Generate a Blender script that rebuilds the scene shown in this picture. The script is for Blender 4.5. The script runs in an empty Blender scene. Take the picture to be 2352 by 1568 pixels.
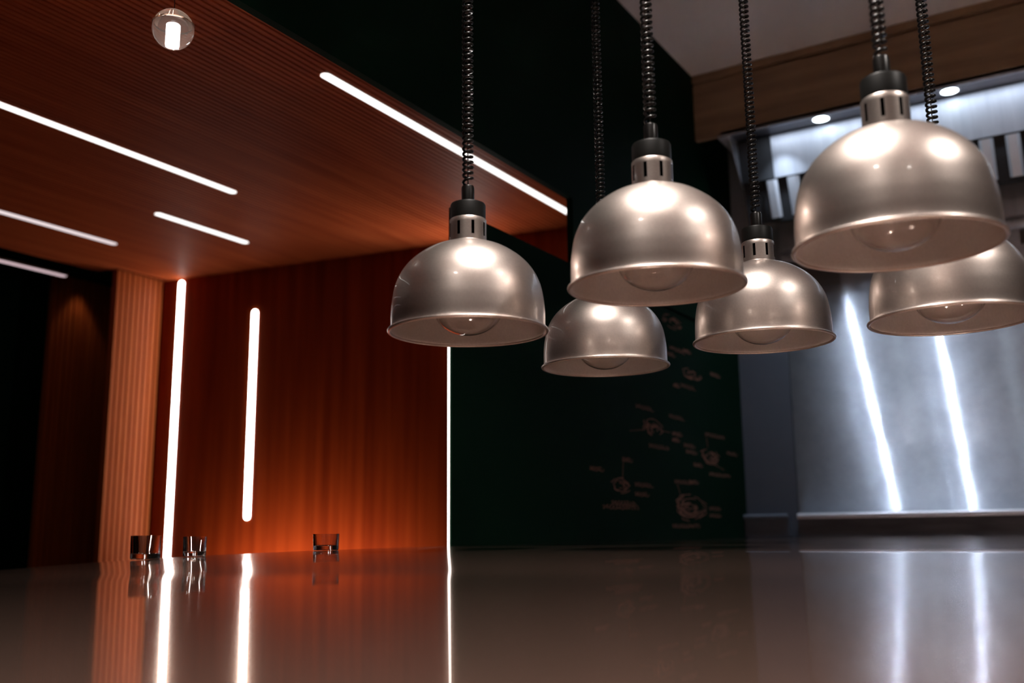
import bpy, bmesh, math, random
from mathutils import Vector, Matrix
R = math.radians
scene = bpy.context.scene
COL = scene.collection
PI = math.pi

# ------------------------------------------------------------------ materials
def mat(name):
    m = bpy.data.materials.new(name); m.use_nodes = True
    nt = m.node_tree
    for n in list(nt.nodes): nt.nodes.remove(n)
    out = nt.nodes.new('ShaderNodeOutputMaterial')
    return m, nt, out

def N(nt, t, **kw):
    n = nt.nodes.new(t)
    for k, v in kw.items():
        if k.startswith('_'): setattr(n, k[1:], v)
        else: n.inputs[k.replace('__', ' ')].default_value = v
    return n

def principled(name, col, rough=.5, metal=0., spec=.5, coat=0., coat_rough=.03, **kw):
    m, nt, out = mat(name)
    p = nt.nodes.new('ShaderNodeBsdfPrincipled')
    p.inputs['Base Color'].default_value = (*col, 1)
    p.inputs['Roughness'].default_value = rough
    p.inputs['Metallic'].default_value = metal
    p.inputs['Specular IOR Level'].default_value = spec
    p.inputs['Coat Weight'].default_value = coat
    p.inputs['Coat Roughness'].default_value = coat_rough
    for k, v in kw.items(): p.inputs[k.replace('__', ' ')].default_value = v
    nt.links.new(p.outputs[0], out.inputs[0])
    return m

def noise_on(m, scale, cols, vec_scale=(1, 1, 1), detail=4, bump=0., bump_dist=.002, rough=None):
    """colour (and optional bump / roughness) of a principled material driven by stretched noise in object space"""
    nt = m.node_tree; p = [n for n in nt.nodes if n.type == 'BSDF_PRINCIPLED'][0]
    tc = nt.nodes.new('ShaderNodeTexCoord'); mp = nt.nodes.new('ShaderNodeMapping')
    mp.inputs['Scale'].default_value = vec_scale
    nt.links.new(tc.outputs['Object'], mp.inputs['Vector'])
    nz = N(nt, 'ShaderNodeTexNoise', Scale=scale, Detail=detail)
    nt.links.new(mp.outputs[0], nz.inputs['Vector'])
    cr = nt.nodes.new('ShaderNodeValToRGB')
    el = cr.color_ramp.elements
    el[0].position = .3; el[1].position = .72
    el[0].color = (*cols[0], 1); el[1].color = (*cols[1], 1)
    nt.links.new(nz.outputs['Fac'], cr.inputs[0])
    nt.links.new(cr.outputs[0], p.inputs['Base Color'])
    if bump:
        b = N(nt, 'ShaderNodeBump', Strength=bump, Distance=bump_dist)
        nt.links.new(nz.outputs['Fac'], b.inputs['Height']); nt.links.new(b.outputs[0], p.inputs['Normal'])
    if rough:
        mr = N(nt, 'ShaderNodeMapRange'); mr.inputs[3].default_value = rough[0]; mr.inputs[4].default_value = rough[1]
        nt.links.new(nz.outputs['Fac'], mr.inputs[0]); nt.links.new(mr.outputs[0], p.inputs['Roughness'])
    return m

def emission(name, col, strength):
    m, nt, out = mat(name)
    e = N(nt, 'ShaderNodeEmission', Strength=strength); e.inputs[0].default_value = (*col, 1)
    nt.links.new(e.outputs[0], out.inputs[0])
    return m

M = {}
M['wood_ceiling'] = noise_on(principled('slat_ceiling_wood', (.3, .07, .02), .55, spec=.025), 3.0,
                             ((.36, .062, .018), (.54, .115, .036)), (9, .5, 9), 5)
M['wood_wall'] = noise_on(principled('veneer_wood', (.3, .05, .015), .45, spec=.05), 3.0,
                          ((.22, .028, .0075), (.40, .062, .0135)), (7, 7, .25), 5)
M['wood_slat'] = noise_on(principled('slat_wood', (.35, .09, .03), .5, spec=.15), 3.0,
                          ((.44, .092, .020), (.60, .145, .034)), (9, 9, .4), 4)
M['soffit'] = noise_on(principled('soffit_walnut', (.08, .04, .02), .5, spec=.25), 2.5,
                       ((.24, .155, .098), (.40, .265, .165)), (.8, 6, 9), 4)
M['black'] = principled('black_paint', (.0016, .012, .006), .6, spec=.03)
M['chalkboard'] = principled('chalkboard_black', (.0016, .012, .006), .7, spec=.03)
M['chalk'] = principled('dusty_chalk', (.24, .115, .085), .9, spec=0)
M['plaster'] = principled('grey_plaster', (.76, .75, .77), .85, spec=.1)
M['backwall'] = principled('taupe_paint', (.22, .20, .185), .8, spec=.1)
M['floor'] = noise_on(principled('floor_concrete', (.12, .1, .09), .5), 4, ((.09, .075, .068), (.15, .125, .11)))
M['floor_dark'] = noise_on(principled('floor_dark_timber', (.03, .02, .015), .5, spec=.2), 4, ((.025, .015, .010), (.04, .025, .017)), (1, 8, 1))
M['plastic'] = noise_on(principled('black_plastic', (.006, .006, .005), .45, spec=.22), 30, ((.005, .0055, .005), (.008, .0075, .0065)))
M['rubber'] = principled('black_rubber', (.005, .0045, .004), .30, spec=.45)
M['hole'] = principled('socket_black', (.003, .003, .003), .8, spec=0)

def shade_metal(name, c0, c1, rough, coat):
    m = principled(name, c0, rough, 1.0, coat=coat, coat_rough=.025)
    return noise_on(m, 260, (c0, c1), detail=2)
M['shade'] = shade_metal('champagne_metal', (.62, .545, .50), (.68, .60, .55), .40, .55)
M['shade_in'] = shade_metal('champagne_metal_inside', (.56, .525, .50), (.62, .585, .555), .42, .1)
M['shade_in'].node_tree.nodes['Principled BSDF'].inputs['Metallic'].default_value = .1
M['silver'] = noise_on(principled('bulb_silvering', (.9, .86, .82), .25, .4), 45, ((.74, .69, .65), (.98, .96, .94)), bump=.7, bump_dist=.004)
M['tungsten'] = principled('filament_wire', (.9, .85, .8), .2, 1.0)
M['steel_wire'] = principled('steel_wire', (.12, .11, .10), .4, 1.0)
M['brass'] = principled('lamp_brass', (.55, .42, .25), .3, 1.0)

def glass(name, col=(1, 1, 1), rough=0., ior=1.45):
    m, nt, out = mat(name)
    p = nt.nodes.new('ShaderNodeBsdfPrincipled')
    p.inputs['Base Color'].default_value = (*col, 1); p.inputs['Roughness'].default_value = rough
    p.inputs['Transmission Weight'].default_value = 1; p.inputs['IOR'].default_value = ior
    nt.links.new(p.outputs[0], out.inputs[0]); return m
M['glass'] = glass('clear_bulb_glass', (.98, .97, .96), .015)
M['cupglass'] = glass('cup_glass', (.62, .58, .56), .0, 1.5)
def cloudy(name, col, tcol, f, ior):
    m = glass(name, col, .02, ior); nt = m.node_tree
    p = [n for n in nt.nodes if n.type == 'BSDF_PRINCIPLED'][0]; out = [n for n in nt.nodes if n.type == 'OUTPUT_MATERIAL'][0]
    tr = nt.nodes.new('ShaderNodeBsdfTranslucent'); tr.inputs[0].default_value = (*tcol, 1)
    mx = nt.nodes.new('ShaderNodeMixShader'); mx.inputs[0].default_value = f
    nt.links.new(p.outputs[0], mx.inputs[1]); nt.links.new(tr.outputs[0], mx.inputs[2]); nt.links.new(mx.outputs[0], out.inputs[0])
    return m
M['globe'] = cloudy('globe_glass', (.97, .93, .9), (.62, .44, .38), .08, 1.3)
M['globe_cap'] = cloudy('globe_smoked_cap', (.72, .52, .42), (.62, .44, .34), .22, 1.35)

def steel(name, col, rough, aniso, tang, smudge=0., col2=None, bump=0.):
    """brushed stainless: anisotropic metal whose highlights run along `tang`, with handling marks in the roughness"""
    m, nt, out = mat(name)
    p = nt.nodes.new('ShaderNodeBsdfPrincipled')
    p.inputs['Metallic'].default_value = 1; p.inputs['Base Color'].default_value = (*col, 1)
    p.inputs['Roughness'].default_value = rough; p.inputs['Anisotropic'].default_value = aniso
    c = N(nt, 'ShaderNodeCombineXYZ', X=tang[0], Y=tang[1], Z=tang[2])
    nt.links.new(c.outputs[0], p.inputs['Tangent'])
    tc = nt.nodes.new('ShaderNodeTexCoord')
    nz = N(nt, 'ShaderNodeTexNoise', Scale=5.0, Detail=6, Roughness=.65)
    nt.links.new(tc.outputs['Object'], nz.inputs['Vector'])
    if smudge:
        mr = N(nt, 'ShaderNodeMapRange'); mr.inputs[1].default_value = .3; mr.inputs[2].default_value = .7
        mr.inputs[3].default_value = rough - smudge; mr.inputs[4].default_value = rough + smudge
        nt.links.new(nz.outputs['Fac'], mr.inputs[0]); nt.links.new(mr.outputs[0], p.inputs['Roughness'])
    if col2:
        cr = nt.nodes.new('ShaderNodeValToRGB'); e = cr.color_ramp.elements
        e[0].position = .35; e[1].position = .65; e[0].color = (*col2, 1); e[1].color = (*col, 1)
        nt.links.new(nz.outputs['Fac'], cr.inputs[0]); nt.links.new(cr.outputs[0], p.inputs['Base Color'])
    nt.links.new(p.outputs[0], out.inputs[0])
    return m
def brushed_panel(name, c0, c1, spread, rough):
    """sheet with fine horizontal brush lines: each line tips the normal up or down, so lamps smear into upright streaks"""
    m, nt, out = mat(name)
    tc = nt.nodes.new('ShaderNodeTexCoord'); sp = nt.nodes.new('ShaderNodeSeparateXYZ')
    nt.links.new(tc.outputs['Object'], sp.inputs[0])
    sc_ = N(nt, 'ShaderNodeMath', _operation='MULTIPLY'); sc_.inputs[1].default_value = 7013.0
    nt.links.new(sp.outputs['Z'], sc_.inputs[0])
    wn = nt.nodes.new('ShaderNodeTexWhiteNoise'); wn.noise_dimensions = '1D'
    nt.links.new(sc_.outputs[0], wn.inputs['W'])
    mr = N(nt, 'ShaderNodeMapRange'); mr.inputs[3].default_value = -spread; mr.inputs[4].default_value = spread
    nt.links.new(wn.outputs['Value'], mr.inputs[0])
    cb = nt.nodes.new('ShaderNodeCombineXYZ'); nt.links.new(mr.outputs[0], cb.inputs[2])
    ge = nt.nodes.new('ShaderNodeNewGeometry')
    ad = N(nt, 'ShaderNodeVectorMath', _operation='ADD'); nm = N(nt, 'ShaderNodeVectorMath', _operation='NORMALIZE')
    nt.links.new(ge.outputs['Normal'], ad.inputs[0]); nt.links.new(cb.outputs[0], ad.inputs[1]); nt.links.new(ad.outputs[0], nm.inputs[0])
    nz = N(nt, 'ShaderNodeTexNoise', Scale=5.5, Detail=7, Roughness=.68); nt.links.new(tc.outputs['Object'], nz.inputs['Vector'])
    cr = nt.nodes.new('ShaderNodeValToRGB'); e = cr.color_ramp.elements
    e[0].position = .36; e[1].position = .62; e[0].color = (*c0, 1); e[1].color = (*c1, 1)
    nt.links.new(nz.outputs['Fac'], cr.inputs[0])
    ps = []
    for r_ in rough:
        p = nt.nodes.new('ShaderNodeBsdfPrincipled'); p.inputs['Metallic'].default_value = 1; p.inputs['Roughness'].default_value = r_
        nt.links.new(cr.outputs[0], p.inputs['Base Color']); nt.links.new(nm.outputs[0], p.inputs['Normal']); ps.append(p)
    mx = nt.nodes.new('ShaderNodeMixShader'); mx.inputs[0].default_value = .5
    nt.links.new(ps[0].outputs[0], mx.inputs[1]); nt.links.new(ps[1].outputs[0], mx.inputs[2]); nt.links.new(mx.outputs[0], out.inputs[0])
    return m
M['steel_wall'] = brushed_panel('brushed_steel_wall', (.48, .50, .56), (.60, .63, .70), .95, (.09, .30))
M['steel_dark'] = principled('satin_dark_steel', (.13, .145, .18), .55, .4)
M['steel_lip'] = principled('polished_steel_lip', (.88, .87, .93), .28, .45)
M['steel_hood'] = noise_on(principled('hood_steel', (.6, .62, .66), .42, .62), 5, ((.50, .53, .60), (.62, .65, .72)), (6, 1, .6))
M['splash_board'] = noise_on(principled('splash_board_steel', (.16, .16, .18), .4, .6), 5, ((.12, .12, .135), (.20, .20, .225)), (1, 1, 6))
M['baffle'] = principled('baffle_steel', (.80, .83, .90), .3, .5)
M['steel_strip'] = steel('hood_light_channel_steel', (.30, .31, .34), .4, .3, (1, 0, 0), .04)
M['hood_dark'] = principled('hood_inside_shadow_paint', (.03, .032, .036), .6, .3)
M['band'] = principled('wall_band_bronze_grey', (.16, .14, .135), .45, .6)

def counter_mat():
    """polished bronze-brown sheet: mirror towards grazing, faint haze and body colour towards the eye"""
    m, nt, out = mat('counter_bronze')
    def lobe(col, rough, tint):
        p = nt.nodes.new('ShaderNodeBsdfPrincipled'); p.inputs['Metallic'].default_value = 1
        p.inputs['Base Color'].default_value = (*col, 1); p.inputs['Roughness'].default_value = rough
        p.inputs['Specular Tint'].default_value = (*tint, 1); return p
    g = lobe((.32, .29, .275), .025, (.92, .88, .86)); h = lobe((.74, .54, .45), .13, (1, .82, .72))
    df = nt.nodes.new('ShaderNodeBsdfDiffuse'); df.inputs[0].default_value = (.44, .265, .205, 1)
    mx = nt.nodes.new('ShaderNodeMixShader'); mx.inputs[0].default_value = .36
    nt.links.new(g.outputs[0], mx.inputs[1]); nt.links.new(h.outputs[0], mx.inputs[2])
    fr = N(nt, 'ShaderNodeFresnel', IOR=1.5)
    iv = N(nt, 'ShaderNodeMapRange'); iv.inputs[3].default_value = 1; iv.inputs[4].default_value = 0
    nt.links.new(fr.outputs[0], iv.inputs[0])
    pw = N(nt, 'ShaderNodeMath', _operation='POWER'); pw.inputs[1].default_value = 2.0     # squared, so the brown fades faster towards grazing
    nt.links.new(iv.outputs[0], pw.inputs[0])
    ml = N(nt, 'ShaderNodeMath', _operation='MULTIPLY'); ml.inputs[1].default_value = .46; nt.links.new(pw.outputs[0], ml.inputs[0])
    m2 = nt.nodes.new('ShaderNodeMixShader'); nt.links.new(ml.outputs[0], m2.inputs[0])
    nt.links.new(mx.outputs[0], m2.inputs[1]); nt.links.new(df.outputs[0], m2.inputs[2])
    nt.links.new(m2.outputs[0], out.inputs[0])
    return m
M['counter'] = counter_mat()
M['counter_body'] = steel('counter_front_steel', (.5, .5, .5), .35, .5, (0, 0, 1))

LED = 2.2
M['led'] = emission('led_white', (1, .96, .92), LED)
M['led_wall'] = emission('led_wall_white', (1, .95, .90), 15)
M['led_wall_bright'] = emission('led_wall_white_strong', (1, .95, .90), 60)
M['led_rose'] = emission('led_rose_white', (1, .86, .87), 1.0)
M['led_dim'] = emission('led_dim_rose', (.85, .62, .66), .9)
M['led_edge'] = emission('led_edge_white', (1, .90, .84), 3)
M['led_globe'] = emission('globe_core', (1, .95, .93), 9)
M['led_hood'] = emission('hood_lens', (.78, .95, 1.0), 14)
M['housing'] = principled('led_housing_bronze', (.10, .04, .02), .5)

# ------------------------------------------------------------------ mesh helpers
def obj(name, bm, material, parent=None, smooth=None, loc=None):
    me = bpy.data.meshes.new(name); bm.normal_update(); bm.to_mesh(me); bm.free()
    for mm in (material if isinstance(material, (list, tuple)) else [material]): me.materials.append(mm)
    if smooth is not None:
        for p in me.polygons: p.use_smooth = True
        me.set_sharp_from_angle(angle=R(smooth))
    o = bpy.data.objects.new(name, me); COL.objects.link(o)
    if loc: o.location = loc
    if parent: o.parent = parent
    return o

def box(bm, x0, x1, y0, y1, z0, z1):
    vs = [bm.verts.new(p) for p in ((x0, y0, z0), (x1, y0, z0), (x1, y1, z0), (x0, y1, z0),
                                    (x0, y0, z1), (x1, y0, z1), (x1, y1, z1), (x0, y1, z1))]
    for f in ((3, 2, 1, 0), (4, 5, 6, 7), (0, 1, 5, 4), (1, 2, 6, 5), (2, 3, 7, 6), (3, 0, 4, 7)):
        bm.faces.new([vs[i] for i in f])
    return vs

def boxes(*bs):
    bm = bmesh.new()
    for b in bs: box(bm, *b)
    return bm

def bevel(bm, w, seg=2):
    bmesh.ops.bevel(bm, geom=bm.edges[:], offset=w, segments=seg, affect='EDGES', profile=.7)
    return bm

def lathe(prof, n=96, bm=None, closed=False):
    """profile of (r, z); r==0 ends collapse to a pole; closed joins last to first"""
    bm = bm or bmesh.new(); rings = []
    for r, z in prof:
        if r < 1e-6: rings.append([bm.verts.new((0, 0, z))])
        else: rings.append([bm.verts.new((r * math.cos(2*PI*i/n), r * math.sin(2*PI*i/n), z)) for i in range(n)])
    pairs = list(zip(rings, rings[1:])) + ([(rings[-1], rings[0])] if closed else [])
    for a, b in pairs:
        for i in range(n):
            j = (i + 1) % n
            if len(a) == 1 and len(b) == 1: continue
            if len(a) == 1: bm.faces.new((a[0], b[j], b[i]))
            elif len(b) == 1: bm.faces.new((a[i], a[j], b[0]))
            else: bm.faces.new((a[i], a[j], b[j], b[i]))
    bmesh.ops.recalc_face_normals(bm, faces=bm.faces[:])
    return bm

def catmull(pts, k=6):
    out = []
    for i in range(len(pts) - 1):
        p0 = pts[max(i-1, 0)]; p1 = pts[i]; p2 = pts[i+1]; p3 = pts[min(i+2, len(pts)-1)]
        for s in range(k):
            t = s / k
            out.append(tuple(.5*((2*b) + (-a+c)*t + (2*a-5*b+4*c-d)*t*t + (-a+3*b-3*c+d)*t**3) for a, b, c, d in zip(p0, p1, p2, p3)))
    out.append(pts[-1]); return out

def tube(bm, pts, r, n=6, cap=True, squash=None):
    pts = [Vector(p) for p in pts]; rings = []; up = Vector((0, 0, 1)); prev = None
    for i, p in enumerate(pts):
        t = (pts[min(i+1, len(pts)-1)] - pts[max(i-1, 0)])
        if t.length < 1e-9: t = Vector((0, 0, 1))
        t.normalize()
        if prev is None:
            a = t.orthogonal().normalized()
        else:
            a = prev - t * prev.dot(t)
            a = a.normalized() if a.length > 1e-6 else t.orthogonal().normalized()
        prev = a; b = t.cross(a)
        ring = []
        for k in range(n):
            o = a * math.cos(2*PI*k/n) * r + b * math.sin(2*PI*k/n) * r
            if squash: o = Vector((o.x*squash[0], o.y*squash[1], o.z*squash[2]))
            ring.append(bm.verts.new(p + o))
        rings.append(ring)
    for a, b in zip(rings, rings[1:]):
        for k in range(n): bm.faces.new((a[k], a[(k+1) % n], b[(k+1) % n], b[k]))
    if cap:
        bm.faces.new(rings[0][::-1]); bm.faces.new(rings[-1])
    return bm

def prism_x(bm, x0, x1, yz):
    """closed (y, z) outline swept along X"""
    a = [bm.verts.new((x0, y, z)) for y, z in yz]; b = [bm.verts.new((x1, y, z)) for y, z in yz]
    n = len(yz)
    for i in range(n): bm.faces.new((a[i], a[(i+1) % n], b[(i+1) % n], b[i]))
    bm.faces.new(a[::-1]); bm.faces.new(b)
    bmesh.ops.recalc_face_normals(bm, faces=bm.faces[:])
    return bm

def thing(name, label, cat, loc=(0, 0, 0), group=None, rot=(0, 0, 0)):
    o = bpy.data.objects.new(name, None); COL.objects.link(o)
    o.empty_display_size = .05; o.location = loc; o.rotation_euler = rot
    return tag(o, label, cat, group)

def tag(o, label, cat, group=None):
    o['label'] = label; o['category'] = cat
    if group: o['group'] = group
    return o

def struct(name, bm, m, label=None, smooth=None):
    o = obj(name, bm, m, None, smooth); o['kind'] = 'structure'
    if label: o['label'] = label
    return o

# ------------------------------------------------------------------ measures (metres; camera stands at x=y=0)
XW = -1.524          # face of the black wall between kitchen and dining room
YS, YK = 4.193, 4.645  # soffit face, kitchen back wall
ZC, ZD = 3.10, 2.50  # kitchen ceiling, dining slat ceiling
HEAD = 2.143         # head of the pass opening
JAMB = 2.945          # right jamb of the opening
TOPC = .9735

# ------------------------------------------------------------------ setting
struct('floor', boxes((XW, 3.2, -3.2, 6.0, -.1, 0)), M['floor'], 'dark concrete kitchen floor below the counters')
struct('floor.001', boxes((-7.5, XW, -3.2, 6.0, -.1, 0)), M['floor_dark'], 'dark timber dining room floor')
struct('ceiling', boxes((XW, 3.0, -3.0, YS, ZC, ZC + .1)), M['plaster'], 'plain grey kitchen ceiling above the heat lamps')
struct('wall_left', boxes((XW-.024, XW-.0115, JAMB, YK+.1, 0, 1.92)), M['black'], 'black painted wall behind the chalkboard')
struct('wall_left.001', boxes((XW-.022, XW, -3.0, JAMB, HEAD, ZC+.1), (XW-.024, XW, JAMB, YK+.1, 1.92, ZC+.1)), M['black'], 'black header and upper wall over the pass opening')
struct('wall_left.002', boxes((XW-.026, XW-.012, -3.0, JAMB, 0, .93)), M['black'], 'black wall below the pass counter')
struct('wall_back', boxes((XW-.1, 3.0, YK+.012, YK+.12, 0, ZC+.1)), M['backwall'], 'kitchen wall behind the steel cladding')
struct('wall_right', boxes((3.0, 3.1, -3.0, YK, 0, ZC+.1)), M['backwall'], 'taupe kitchen side wall')
struct('wall_front', boxes((XW, 3.0, -3.1, -3.0, 0, ZC+.1)), M['backwall'], 'taupe wall across from the hood')
struct('wall_front.001', boxes((-7.4, XW, -3.1, -3.0, 0, ZC+.1)), M['black'], 'black wall closing the dining room behind the camera')
# walnut soffit above the hood, with its top trim board and shadow gap
struct('trim_1', boxes((XW, 3.0, YS-.012, YS+.03, ZC-.034, ZC), (XW, 3.0, YS+.012, YS+.03, ZC-.046, ZC-.034),
                       (XW, 3.0, YS, YS+.03, 2.785, ZC-.046)), M['soffit'], 'brown walnut soffit board above the extractor hood')

# dining slat ceiling: slats run along Y, 25 mm pitch, on a dark backing
P0 = Vector((-4.731, 3.866, 0)); P1 = Vector((-2.2, 4.235, 0)); TW = (P1-P0).normalized()
def far_y(x): return P0.y + (x-P0.x)*(P1.y-P0.y)/(P1.x-P0.x)
bm = bmesh.new(); x = -4.86
while x < -1.66:
    y1 = far_y(x) if x > -4.72 else 3.50
    vs = box(bm, x, x+.0160, -2.9, y1+.02, ZD, ZD+.022)
    x += .025
n_slats = len(bm.faces)
box(bm, -4.86, -1.655, -2.9, 4.4, ZD+.022, ZD+.05)
struct('ceiling.001', bm, M['wood_ceiling'], 'reddish slatted wood ceiling of the dining room')
struct('ceiling.002', boxes((-7.4, -1.66, -3.0, 6.0, ZC, ZC+.1)), M['black'], 'black void above the slatted ceiling')

# far wood wall (veneer), skewed 8 degrees
bm = bmesh.new()
L = 3.07
def wall_pt(s, d=0, z=0):
    nrm = Vector((TW.y, -TW.x, 0))
    p = P0 + TW*s + nrm*d; return (p.x, p.y, z)
bm_w = bmesh.new()
s = 0.
random.seed(3)
while s < L:      # vertical veneer boards with hairline joints
    w = .155
    a = [bm_w.verts.new(wall_pt(s+.0012, 0, z)) for z in (0, 2.6)] + [bm_w.verts.new(wall_pt(s+w-.0012, 0, z)) for z in (2.6, 0)]
    bm_w.faces.new(a)
    c = [bm_w.verts.new(wall_pt(s+w-.0012, 0, z)) for z in (0, 2.6)] + [bm_w.verts.new(wall_pt(s+w+.0012, -.003, z)) for z in (2.6, 0)]
    bm_w.faces.new(c)
    s += w
for f in bm_w.faces[:]: pass
# thickness behind
q = [bm_w.verts.new(wall_pt(a_, d_, z_)) for a_, d_, z_ in ((0, -.004, 0), (L, -.004, 0), (L, -.1, 0), (0, -.1, 0), (0, -.004, 2.6), (L, -.004, 2.6), (L, -.1, 2.6), (0, -.1, 2.6))]
for f in ((3, 2, 1, 0), (4, 5, 6, 7), (0, 1, 5, 4), (1, 2, 6, 5), (2, 3, 7, 6), (3, 0, 4, 7)): bm_w.faces.new([q[i] for i in f])
bmesh.ops.recalc_face_normals(bm_w, faces=bm_w.faces[:])
struct('wall_far', bm_w, M['wood_wall'], 'dark red wood veneer wall behind the dining room')

# slatted return wall and the recess beside it
def slat_wall(x, y0, y1, z1, pitch, depth):
    bm = bmesh.new(); y = y0
    while y < y1 - .004:
        box(bm, x-depth, x, y, min(y+pitch*.66, y1), 0, z1); y += pitch
    box(bm, x-depth-.03, x-depth, y0, y1, 0, z1)
    return bm
struct('wall_side', slat_wall(-4.731, 3.545, 3.865, ZD, .036, .014), M['wood_slat'], 'narrow orange lit slatted wall beside the tall light strip')
struct('wall_recess', slat_wall(-5.3, 3.54, 4.02, 2.56, .036, .012), M['wood_slat'], 'dim slatted wall set back in the recess')
struct('wall_side.001', boxes((-7.4, -5.36, 4.03, 4.1, 0, 2.6), (-5.3, -4.78, 4.03, 4.1, 0, 2.6), (-7.4, -7.3, -3.0, 4.1, 0, ZC), (-5.40, -5.345, 3.2, 4.03, 0, 2.6)),
       M['black'], 'black walls closing the dining room')

# ------------------------------------------------------------------ LED strips
def strip_bm(length, w, t, rnd=True, n=10):
    """capsule outline in XY along +Y from 0, thickness t downwards"""
    bm = bmesh.new(); pts = []
    r = w/2
    for i in range(n+1): a = PI + PI*i/n; pts.append((r*math.cos(a), r + r*math.sin(a)))
    for i in range(n+1): a = PI*i/n; pts.append((r*math.cos(a), length-r + r*math.sin(a)))
    lo = [bm.verts.new((x, y, -t)) for x, y in pts]; hi = [bm.verts.new((x, y, 0)) for x, y in pts]
    k = len(pts); bm.faces.new(lo[::-1]); bm.faces.new(hi)
    for i in range(k): bm.faces.new((lo[i], lo[(i+1) % k], hi[(i+1) % k], hi[i]))
    bmesh.ops.recalc_face_normals(bm, faces=bm.faces[:])
    return bm

def ceiling_strip(x, y0, y1, m, label, z=ZD, w=.036):
    t = thing('ceiling_strip_light', label, 'light', (x, y0, z), 'linear lights in the slat ceiling')
    obj('housing', boxes((-w/2-.003, w/2+.003, -.004, y1-y0+.004, .0005, .012)), M['housing'], t)
    obj('diffuser', strip_bm(y1-y0, w, .0025), m, t)
    return t
ceiling_strip(-3.2185, .6, 2.985, M['led'], 'long white ceiling light strip at left running out of the frame above the others')
ceiling_strip(-2.11, 2.31, 4.055, M['led'], 'long white ceiling light strip nearest the black opening edge')
ceiling_strip(-4.32, 1.2, 3.215, M['led_rose'], 'pinkish white ceiling light strip at left edge of photo, second from below')
ceiling_strip(-3.739, 2.985, 3.565, M['led'], 'short white ceiling light strip wholly in view above the wood corner')
t = ceiling_strip(-5.02, 1.2, 3.42, M['led_dim'], 'dim rose light strip lowest at left, in front of dark recess', z=2.475)

def wall_strip(s, z0, z1, label, w=.036, m='led_wall'):
    x, y, _ = wall_pt(s, .0)
    ang = math.atan2(TW.y, TW.x)
    t = thing('wall_strip_light', label, 'light', (x, y, z0), 'vertical light strips on the wood wall', (0, 0, ang))
    bm = strip_bm(z1-z0, w, .0045)
    bmesh.ops.rotate(bm, verts=bm.verts[:], cent=(0, 0, 0), matrix=Matrix.Rotation(PI/2, 3, 'X'))   # +Y -> +Z, -Z -> +Y
    bmesh.ops.rotate(bm, verts=bm.verts[:], cent=(0, 0, 0), matrix=Matrix.Rotation(PI, 3, 'Z'))
    obj('diffuser', bm, M[m], t)
    return t
wall_strip(.134, .80, 2.488, 'tall vertical white light strip by the wood corner, reaching below the counter')
wall_strip(.667, 1.10, 2.262, 'shorter vertical white light strip ending above the counter')
wall_strip(2.02, 1.75, 2.39, 'unseen bright light strip added behind the leftmost heat lamp to light the slat ceiling', m='led_wall_bright')  # hidden strip, added short and strong for the glow on the ceiling
t = thing('edge_light', 'thin vertical white light line at the end of the black partition', 'light', (XW-.006, 2.205, 0))
obj('diffuser', boxes((-.0030, -.0005, -.0005, .0065, 0, 1.725)), M['led_edge'], t)

# glass globe pendant
gz, gr = 2.149, .0465
t = thing('globe_pendant', 'small glass ball pendant with glowing core below slatted ceiling', 'pendant light', (-1.754, 1.418, gz-gr))
zs = gr + .012
n = 24
def arc(r, z0, z1, cz, k=20):
    a0 = math.asin(max(-1, min(1, (z0-cz)/r))); a1 = math.asin(max(-1, min(1, (z1-cz)/r)))
    return [(max(0, r*math.cos(a0+(a1-a0)*i/k)), cz + r*math.sin(a0+(a1-a0)*i/k)) for i in range(k+1)]
low = arc(gr, 0, zs, gr); lin = arc(gr-.0022, .0022, zs, gr)
obj('glass_globe', lathe(low + lin[::-1], 48), M['globe'], t, 50)
obj('cap', lathe(arc(gr, zs, 2*gr, gr) , 48), M['globe_cap'], t, 50)
obj('seam_ring', lathe([(gr+.0003, zs-.0012), (gr+.0008, zs), (gr+.0003, zs+.0012), (gr-.004, zs+.0008), (gr-.004, zs-.0008)], 48, closed=True), M['globe_cap'], t, 50)
obj('glowing_core', lathe([(0, .006), (.0145, .005), (.0155, .009), (.0155, zs-.002), (0, zs-.002)], 32), M['led_globe'], t, 40)
random.seed(5)
for i in range(14):
    a = random.uniform(0, 2*PI); e = random.uniform(-1.0, .1); rr = gr-.0036; q = random.uniform(.0006, .0012)
    bm = bmesh.new()
    bmesh.ops.create_icosphere(bm, subdivisions=1, radius=q, matrix=Matrix.Translation((rr*math.cos(e)*math.cos(a), rr*math.cos(e)*math.sin(a), gr+rr*math.sin(e))))
    obj('air_bubble', bm, M['silver'], t, 60)
bm = bmesh.new(); tube(bm, [(0, 0, 2*gr-.001), (0, 0, ZD+.014-(gz-gr))], .0009, 6)
obj('cable', bm, M['rubber'], t)

# ------------------------------------------------------------------ counter
def counter_z(x, y):
    z = .9800
    e = max(-1.0, (y-1.12)/.40)
    z -= .0140*math.exp(-e)*math.exp(-max(0, x-XW)/.9)
    q = max(0., 1 - (x-XW)/.95)
    z -= .0040*q*q
    q = max(0., (y-3.0)/1.6)
    z += .0040*q*q
    return z
t = thing('pass_counter', 'wide polished brown pass counter reflecting the room under the heat lamps', 'counter', (0, 0, 0))
bm = bmesh.new()
xs = [XW+.001 + (i/46)**1.5*2.9 for i in range(47)]
ys = [-.9 + i*(4.60+.9)/110 for i in range(111)]
g = [[bm.verts.new((x, y, counter_z(x, y))) for x in xs] for y in ys]
for j in range(len(ys)-1):
    for i in range(len(xs)-1):
        bm.faces.new((g[j][i], g[j][i+1], g[j+1][i+1], g[j+1][i]))
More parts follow.
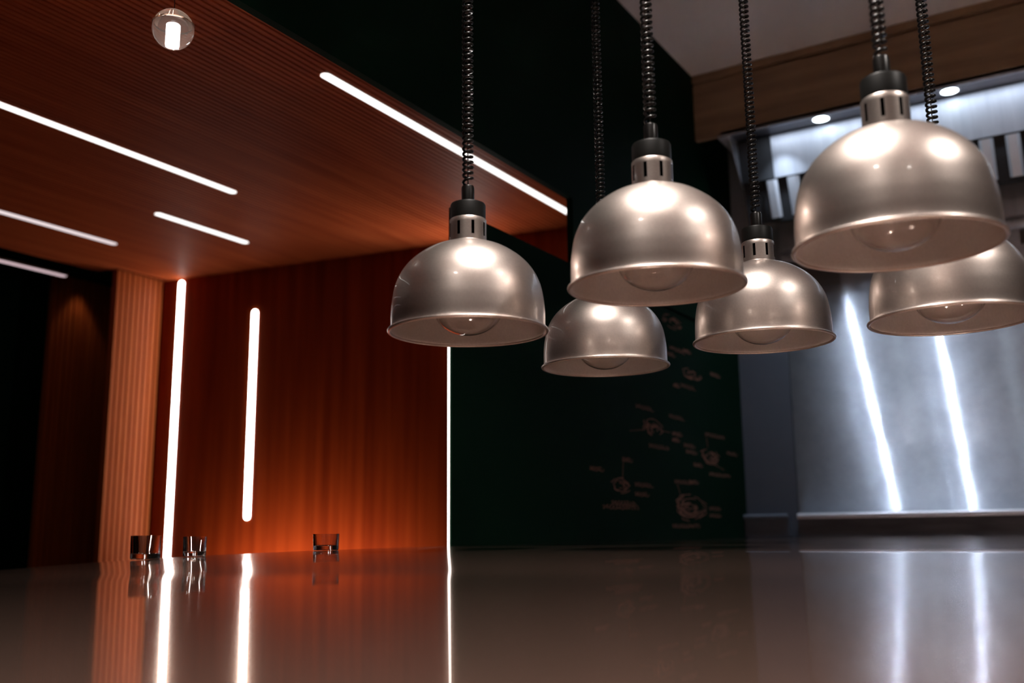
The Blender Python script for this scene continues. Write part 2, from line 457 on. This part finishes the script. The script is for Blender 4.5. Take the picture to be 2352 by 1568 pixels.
# folded rim
rim = [g[0][i] for i in range(len(xs))] + [g[j][-1] for j in range(1, len(ys))] + [g[-1][i] for i in range(len(xs)-2, -1, -1)] + [g[j][0] for j in range(len(ys)-2, 0, -1)]
low = [bm.verts.new((v.co.x, v.co.y, v.co.z-.03)) for v in rim]
for i in range(len(rim)):
    j = (i+1) % len(rim); bm.faces.new((rim[j], rim[i], low[i], low[j]))
obj('countertop', bm, M['counter'], t, 40)
obj('cabinet', boxes((XW+.012, 1.3, -.8, 4.59, 0, .93)), M['counter_body'], t)

# small glass cups on the counter edge
def cup(x, y, r, h, label):
    t = thing('glass_cup', label, 'glass', (x, y, counter_z(x, y)+.0005), 'small glass cups along the counter edge')
    prof = [(0, 0), (r*.9, 0), (r*.97, .002), (r, h), (r-.0022, h), (r*.93-.002, .010), (0, .008)]
    obj('glass_cup_body', lathe(prof, 48), M['cupglass'], t, 40)
    return t
cup(-1.485, 1.207, .0262, .041, 'small glass cup on counter edge, left of the tall light strip')
cup(-1.485, 1.317, .0215, .036, 'small glass cup on counter edge, just right of the tall light strip')
cup(-1.485, 1.678, .0280, .0345, 'small glass cup on counter edge standing alone before the red wood wall')

# ------------------------------------------------------------------ chalkboard with drawings
t = thing('chalkboard', 'black chalkboard partition with faint chalk sketches beyond the heat lamps', 'chalkboard', (XW-.011, 2.2, 0))
obj('board', boxes((0, .011, .012, YK+.009-2.2, 0, 1.905)), M['chalkboard'], t)
random.seed(11)
def word(bm, y, z, ly, h):
    """an illegible handwritten scribble"""
    pts = []; k = max(6, int(ly/.022)); 
    for i in range(k*6+1):
        f = i/6; a = f*2*PI*.9
        pts.append((.0115, y + ly*i/(k*6) + .012*math.sin(a), z + h*.5*math.sin(a*.93+.4)*(.5+.5*abs(math.sin(f*1.7+y*9))) ))
    tube(bm, pts, .0012, 4, squash=(.3, 1.6, 1))
def chalk(name, bm):
    bmesh.ops.translate(bm, verts=bm.verts[:], vec=(0, -2.2, 0))
    return obj(name, bm, M['chalk'], t)
def doodle(y, z, ry, rz, words, dense=26, lines=()):
    bm = bmesh.new()
    for i in range(dense):
        a0 = random.uniform(0, 2*PI); q = random.uniform(.25, 1.0); k = random.uniform(.5, 1.6)
        cy_, cz_ = random.uniform(-.2, .2)*ry, random.uniform(-.2, .2)*rz
        pts = [(.0115, y+cy_+ry*q*math.cos(a0+k*j/8)*(1+.15*math.sin(3*a0+j)), z+cz_+rz*q*math.sin(a0+k*j/8)) for j in range(9)]
        tube(bm, pts, .0017, 4, squash=(.3, 1.8, 1))
    for (a, b_), (c, d) in lines: tube(bm, [(.0115, y+a, z+b_), (.0115, y+c, z+d)], .0012, 4, squash=(.3, 1.6, 1))
    chalk('chalk_drawing', bm)
    for dy, dz, ly in words:
        bm = bmesh.new(); word(bm, y+dy, z+dz, ly, .017); chalk('chalk_note', bm)
doodle(3.574, 1.397, .085, .037, ((-.16, .075, .16), (.16, .068, .16), (.19, -.0, .10), (.19, -.025, .07), (-.05, -.065, .2)), 24, (((.09, 0), (.17, 0)), ((-.09, -.01), (-.22, -.025))))
doodle(4.184, 1.329, .11, .032, ((-.05, .095, .26), (-.30, .03, .12), (-.28, .005, .12), (.22, .03, .14), (-.2, -.045, .1), (-.02, -.075, .28)), 24, (((-.02, .035), (-.03, .085)), ((.03, -.03), (.18, -.05))))
doodle(3.263, 1.17, .075, .03, ((-.24, .05, .1), (.12, .01, .16), (.12, -.025, .12), (-.08, -.06, .2), (-.15, -.075, .3), (.02, .095, .08)), 18, (((.02, .03), (.03, .09)),))
doodle(3.926, 1.106, .17, .05, ((-.16, .10, .2), (.0, .105, .1), (.22, .0, .14), (.22, -.03, .14), (-.2, -.075, .3)), 40, (((-.1, .05), (-.13, .09)),))
doodle(4.019, 1.667, .12, .03, ((.22, .035, .12), (-.14, -.06, .16), (-.22, -.07, .06)), 16)
doodle(3.821, 1.86, .11, .03, ((-.05, -.11, .16), (.1, -.10, .08), (-.1, -.14, .1)), 14)

# ------------------------------------------------------------------ kitchen steel
XP = -1.279
def panel(x0, x1, z0, z1, y0, m, name, label, bev=.002):
    o = obj(name, bevel(boxes((x0, x1, y0, YK+.011, z0, z1)), bev, 1), m)
    return tag(o, label, 'wall panel')
panel(XP, 2.9, 1.079, 2.76, YK, M['steel_wall'], 'steel_wall_panel', 'large brushed steel wall panel below the hood with two bright streaks')
panel(XW-.008, XP-.003, .95, 2.20, YK+.004, M['steel_dark'], 'dark_wall_panel', 'narrow dark blue grey wall panel between chalkboard and bright steel')
panel(XW+.002, XP-.003, 2.203, 2.95, YK+.004, M['steel_hood'], 'upper_wall_panel', 'small pale steel wall panel in the corner left of the hood')
def ledge(x0, x1, m1, m2, label):
    t = thing('splash_ledge', label, 'backsplash', ((x0+x1)/2, YK, .98))
    w = (x1-x0)/2
    obj('splash_board', boxes((-w, w, -.035, .010, .004, .089)), M['splash_board'] if m1 == M['steel_hood'] else m1, t)
    bm = bmesh.new(); prism_x(bm, -w, w, [(-.04+.012*math.cos(a), .093+.0125*math.sin(a)) for a in [2*PI*i/14 for i in range(14)]] )
    obj('rolled_lip', bm, m2, t, 60)
ledge(XP+.004, 2.9, M['steel_hood'], M['steel_lip'], 'bright steel splash ledge along the foot of the large steel panel')
ledge(XW+.0005, -1.318, M['steel_dark'], M['steel_dark'], 'short dark splash ledge between chalkboard and bright steel ledge')

# ------------------------------------------------------------------ extractor hood
t = thing('extractor_hood', 'stainless steel extractor hood with baffle filters under the brown soffit', 'extractor hood', (0, YK, 2.2))
O = lambda y, z: (y-YK, z-2.2)
def hoodpart(name, x0, x1, yz, m, parent=t):
    bm = bmesh.new(); prism_x(bm, x0, x1, [O(*p) for p in yz]); return obj(name, bm, m, parent)
XH = -1.40
hoodpart('light_channel', XH+.03, 2.9, [(YS+.012, 2.79), (4.325, 2.79), (4.325, 2.81), (YS+.012, 2.81)], M['steel_strip'])
hoodpart('front_lip', XH, 2.9, [(YS, 2.776), (YS+.012, 2.776), (YS+.012, 2.80), (YS, 2.80)], M['steel_hood'])
hoodpart('canopy_panel', -1.215, 2.9, [(4.33, 2.785), (4.365, 2.597), (4.378, 2.60), (4.343, 2.80)], M['steel_hood'])
hoodpart('corner_shade', XH+.03, -1.217, [(4.33, 2.785), (4.365, 2.597), (4.378, 2.60), (4.343, 2.80)], M['hood_dark'])  # shade at the hood's left end, put into a dark colour
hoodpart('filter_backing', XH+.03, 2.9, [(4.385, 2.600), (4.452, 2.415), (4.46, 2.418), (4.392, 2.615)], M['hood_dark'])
# baffle filters, five channels to a cassette
px = -1.262; k = 0
while px < 1.2:
    bm = bmesh.new()
    for j in range(5):
        xa = px + j*.1
        prof = [(0, .0), (.012, -.016), (.044, -.016), (.056, 0), (.052, 0), (.042, -.012), (.014, -.012), (.004, 0)]
        va = []
        for y, z in ((4.372, 2.592), (4.430, 2.428)):
            yy, zz = O(y, z)
            va.append([bm.verts.new((xa+u, yy + w*.94, zz + w*.33)) for u, w in prof])
        n_ = len(prof)
        for i in range(n_): bm.faces.new((va[0][i], va[0][(i+1) % n_], va[1][(i+1) % n_], va[1][i]))
        bm.faces.new(va[0][::-1]); bm.faces.new(va[1])
    bmesh.ops.recalc_face_normals(bm, faces=bm.faces[:])
    obj('baffle_filter', bm, M['baffle'], t); px += .5
hoodpart('grease_gutter', -1.265, 2.9, [(4.575, 2.446), (4.565, 2.30), (4.60, 2.30), (4.61, 2.446)], M['steel_hood'])
bm = bmesh.new(); prism_x(bm, -1.265, 2.9, [O(4.585+.022*math.cos(a), 2.275+.026*math.sin(a)) for a in [2*PI*i/18 for i in range(18)]])
obj('gutter_rail', bm, M['steel_hood'], t, 60)
hoodpart('rear_flange', -1.262, -1.02, [(4.625, 2.25), (4.625, 2.125), (YK-.001, 2.125), (YK-.001, 2.25)], M['band'])
hoodpart('rear_flange', -.262, 2.9, [(4.625, 2.25), (4.625, 2.195), (YK-.001, 2.195), (YK-.001, 2.25)], M['band'])
# left end: cheek plate and its folded flange
bm = boxes((XH-.015, XH-.011, YS-YK, -.09, 2.772-2.2, .60), (XH-.015, XH+.03, YS-YK, -.09, 2.768-2.2, 2.772-2.2))
obj('end_flange', bm, M['steel_hood'], t)
bm = bmesh.new(); prism_x(bm, XH+.026, XH+.03, [O(YS+.02, 2.775), O(4.36, 2.60), O(4.60, 2.50), O(4.64, 2.50), O(4.64, 2.80), O(YS+.02, 2.80)])
obj('end_cheek', bm, M['steel_hood'], t)
for x in (-.964, -.439, .086, .611):
    d = bpy.data.objects.new('hood_lamp', None)
    bpy.data.objects.remove(d)
    bm = lathe([(.043, 0), (.041, -.006), (.034, -.007), (.033, -.002), (.033, 0)], 32)
    ring = obj('lamp_bezel', bm, M['steel_lip'], t, 40, (x, 4.252-YK, 2.789-2.2))
    obj('lamp_lens', lathe([(0, -.0045), (.033, -.0045), (.033, -.001), (0, -.001)], 32), M['led_hood'], ring, 40)

# ------------------------------------------------------------------ heat lamps
prof_out = [(.1425, -.0005), (.1398, .004), (.139, .012), (.1388, .030), (.1370, .054), (.1310, .085), (.1180, .112), (.0990, .1335), (.0730, .1520), (.0500, .1620), (.036, .1665), (.034, .168)]
prof_out = catmull(prof_out, 5)
def make_lamp(loc, label, K, tilt):
    prof = [(r, z*K) for r, z in prof_out]; zt = .168*K
    t = thing('heat_lamp', label, 'heat lamp', loc, 'dome heat lamps over the pass')
    # outer skin
    az = math.atan2(-loc[0], loc[1])
    t.rotation_euler = Matrix.Rotation(R(tilt), 4, Vector((math.cos(az), math.sin(az), 0))).to_euler()
    obj('shade', lathe(prof, 128), M['shade'], t, 60)
    inn = [(r-.0022, z-.0015) for r, z in prof if r > .037]
    obj('shade_lining', lathe(inn + [(.0, inn[-1][1])], 96), M['shade_in'], t, 60)
    rimp = [(.1418+.0033*math.cos(a), -.0002+.0030*math.sin(a)) for a in [2*PI*i/12 for i in range(12)]]
    obj('rolled_rim', lathe(rimp, 128, closed=True), M['shade'], t, 60)
    # vented collar with eight slots
    bm = bmesh.new(); n = 48; h0, h1 = zt-.002, zt+.044*K; s0, s1 = h0+.0105, h1-.0095
    rr = .0338
    zz = [h0, s0, s1, h1-.002, h1]; rad = [rr, rr, rr, rr, rr-.0015]
    rings = [[bm.verts.new((q*math.cos(2*PI*i/n), q*math.sin(2*PI*i/n), z)) for i in range(n)] for q, z in zip(rad, zz)]
    for k_ in (1, 2):
        for i in range(0, n, 6):
            for j_, da in ((i, -.016), ((i+1) % n, .016)):
                q = 2*PI*j_/n + da; rings[k_][j_].co.x = rr*math.cos(q); rings[k_][j_].co.y = rr*math.sin(q)
    for a in range(4):
        for i in range(n):
            if a == 1 and i % 6 == 0: continue
            bm.faces.new((rings[a][i], rings[a][(i+1) % n], rings[a+1][(i+1) % n], rings[a+1][i]))
    top = bm.verts.new((0, 0, h1))
    for i in range(n): bm.faces.new((rings[4][i], rings[4][(i+1) % n], top))
    bmesh.ops.recalc_face_normals(bm, faces=bm.faces[:])
    obj('vented_collar', bm, M['shade'], t, 40)
    obj('socket', lathe([(0, h0-.02), (.029, h0-.02), (.029, h1-.003), (0, h1-.003)], 32), M['hole'], t, 40)
    # cap
    c0, c1 = h1-.001, h1+.031*K
    obj('cap', lathe([(.030, c0), (.0325, c0), (.0325, c1-.004), (.0310, c1-.001), (.0285, c1), (0, c1)], 64), M['plastic'], t, 35)
    e1 = c1+.034
    obj('strain_relief', lathe([(.0118, c1-.001), (.0118, e1-.003), (.0105, e1), (0, e1)], 32), M['rubber'], t, 35)
    # coiled cord up to the ceiling
    ztop = ZC - loc[2]; pts = []; z = e1-.004; a = random.uniform(0, 6); f = 0
    while z < ztop-.02:
        g_ = min(1, (z-e1)/1.2)
        pitch = .0102 + .0036*max(0, g_)
        if z < e1 + .016: pitch = .017
        pts.append((.0086*math.cos(a), .0086*math.sin(a), z)); a += 2*PI/14; z += pitch/14
    bm = bmesh.new(); tube(bm, pts, .0026, 6)
    obj('coiled_cord', bm, M['rubber'], t, 60)
    bm = bmesh.new(); tube(bm, [(0, 0, e1-.01), (0, 0, ztop-.001)], .0011, 6)
    obj('suspension_wire', bm, M['steel_wire'], t, 60)
    # bulb: clear bowl, silvered back, filament
    rb, cz = .0620, .0405
    def shell(d):
        bowl = [((rb-d)*math.sin(q), cz - (.047-d)*math.cos(q)) for q in [R(4.5*i) for i in range(24)]]
        bowl[0] = (0, bowl[0][1])
        return bowl + [(.056-d, .067), (.044-d, .096), (.022-d, .125), (.016-d, .14)]
    outer, inner = shell(0), shell(.0012)
    glass_ = obj('bulb', lathe(outer + inner[::-1], 64), M['glass'], t, 50)
    obj('bulb_reflector', lathe([(.0590, .050), (.0555, .062), (.0480, .080), (.0350, .104), (.0205, .124), (0, .128)], 64), M['silver'], glass_, 50)
    bm = bmesh.new()
    tube(bm, [(.012*math.cos(q), .012*math.sin(q), .062+.0018*math.sin(9*q)) for q in [R(10*i) for i in range(32)]], .0011, 5)
    for q in (0, 2.1, 4.2): tube(bm, [(.012*math.cos(q), .012*math.sin(q), .062), (.006*math.cos(q), .006*math.sin(q), .105)], .0007, 5)
    obj('filament', bm, M['tungsten'], glass_, 60)
    return t
random.seed(2)
for loc, label, kk, tilt in (
    ((-.978, 1.471, 1.361), 'champagne metal dome heat lamp hanging leftmost, before the wood wall edge', 0.985, 0.4),
    ((-.613, 1.474, 1.394), 'champagne metal dome heat lamp, middle of the front row, overlapping two lamps behind', 1, 1),
    ((-.238, 1.457, 1.398), 'largest champagne metal dome heat lamp, highest at upper right', 1.04, 0.6),
    ((-.971, 2.019, 1.3725), 'smallest and lowest champagne metal dome heat lamp, before the chalkboard', 0.985, 0.5),
    ((-.607, 2.019, 1.391), 'champagne metal dome heat lamp in the back row before the dark and bright steel panels', 1, 0.4),
    ((-.233, 1.926, 1.375), 'champagne metal dome heat lamp cut by the right edge of the photo', 1, 0)):
    make_lamp(loc, label, kk, tilt)

# ------------------------------------------------------------------ lights
def light(name, kind, loc, energy, col, rot=(0, 0, 0), **kw):
    l = bpy.data.lights.new(name, kind); l.energy = energy; l.color = col
    for k, v in kw.items(): setattr(l, k, v)
    o = bpy.data.objects.new(name, l); COL.objects.link(o); o.location = loc; o.rotation_euler = rot
    return o
WARM = (1, .91, .85)
# recessed kitchen ceiling downlights over and beside the pass
for i, (x, y, e, sp) in enumerate(((-.55, 1.22, 15, 94), (1.2, 1.5, 22, 128), (-.5, -.6, 12, 112), (1.0, -.6, 14, 112), (-.5, -2.0, 17, 116), (1.0, -2.0, 18, 116))):
    light('ceiling_downlight', 'AREA', (x, y, ZC-.004), e, WARM, shape='DISK', size=.2, spread=R(sp))
# unseen lights added off the lenses to make the streaks on the steel panel
for x in (-1.17, -.75):
    light('wall_streak_light', 'AREA', (x, 4.252, 2.772), 1.5, (.72, .84, 1), (R(3), 0, 0), shape='DISK', size=.032, spread=R(92))
# unseen fill added along the hood front to brighten the canopy panel evenly
light('hood_fill', 'AREA', (-.1, 4.222, 2.77), 2.7, (.76, .86, 1), (R(28), 0, 0), shape='RECTANGLE', size=2.3, size_y=.03, spread=R(150))
# unseen warm light added low down to redden the foot of the veneer wall
p = wall_pt(1.1, .40)
light('wall_foot_fill', 'AREA', (p[0], p[1], .62), 4.6, (1, .74, .5), (R(180-62), 0, math.atan2(TW.y, TW.x)), shape='RECTANGLE', size=1.1, size_y=.06, spread=R(110))
# recess downlight grazing the slatted recess wall
light('recess_downlight', 'SPOT', (-5.22, 3.70, 2.56), .8, (1, .75, .55), (0, 0, 0), spot_size=R(70), spot_blend=.5, shadow_soft_size=.02)

w = bpy.data.worlds.new('world'); scene.world = w; w.use_nodes = True
bg = w.node_tree.nodes.get('Background') or w.node_tree.nodes.new('ShaderNodeBackground')
bg.inputs[0].default_value = (.0012, .0042, .0024, 1); bg.inputs[1].default_value = 1.0

# ------------------------------------------------------------------ camera
cam = bpy.data.cameras.new('camera'); co = bpy.data.objects.new('camera', cam); COL.objects.link(co)
pitch, roll, yaw = R(10.97), R(-.61), R(31.07)
d = Vector((-math.sin(yaw)*math.cos(pitch), math.cos(yaw)*math.cos(pitch), math.sin(pitch)))
r0 = Vector((math.cos(yaw), math.sin(yaw), 0)); u0 = r0.cross(d)
r = r0*math.cos(roll) + u0*math.sin(roll); u = -r0*math.sin(roll) + u0*math.cos(roll)
mw = Matrix((( r.x, u.x, -d.x, 0), (r.y, u.y, -d.y, 0), (r.z, u.z, -d.z, 1.0), (0, 0, 0, 1)))
co.matrix_world = mw
cam.sensor_width = 36; cam.lens = 36*2300/2352; cam.clip_start = .02; cam.clip_end = 60
cam.dof.use_dof = True; cam.dof.focus_distance = 2.08; cam.dof.aperture_fstop = 2.4
scene.camera = co

vs = scene.view_settings
vs.view_transform = 'Standard'; vs.look = 'None'; vs.exposure = 0; vs.gamma = 1; vs.use_curve_mapping = False
cy = scene.cycles
cy.use_denoising = True
cy.max_bounces = 10; cy.glossy_bounces = 6; cy.diffuse_bounces = 4; cy.transmission_bounces = 10
cy.sample_clamp_indirect = 200; cy.caustics_reflective = True; cy.blur_glossy = 0; cy.caustics_refractive = False
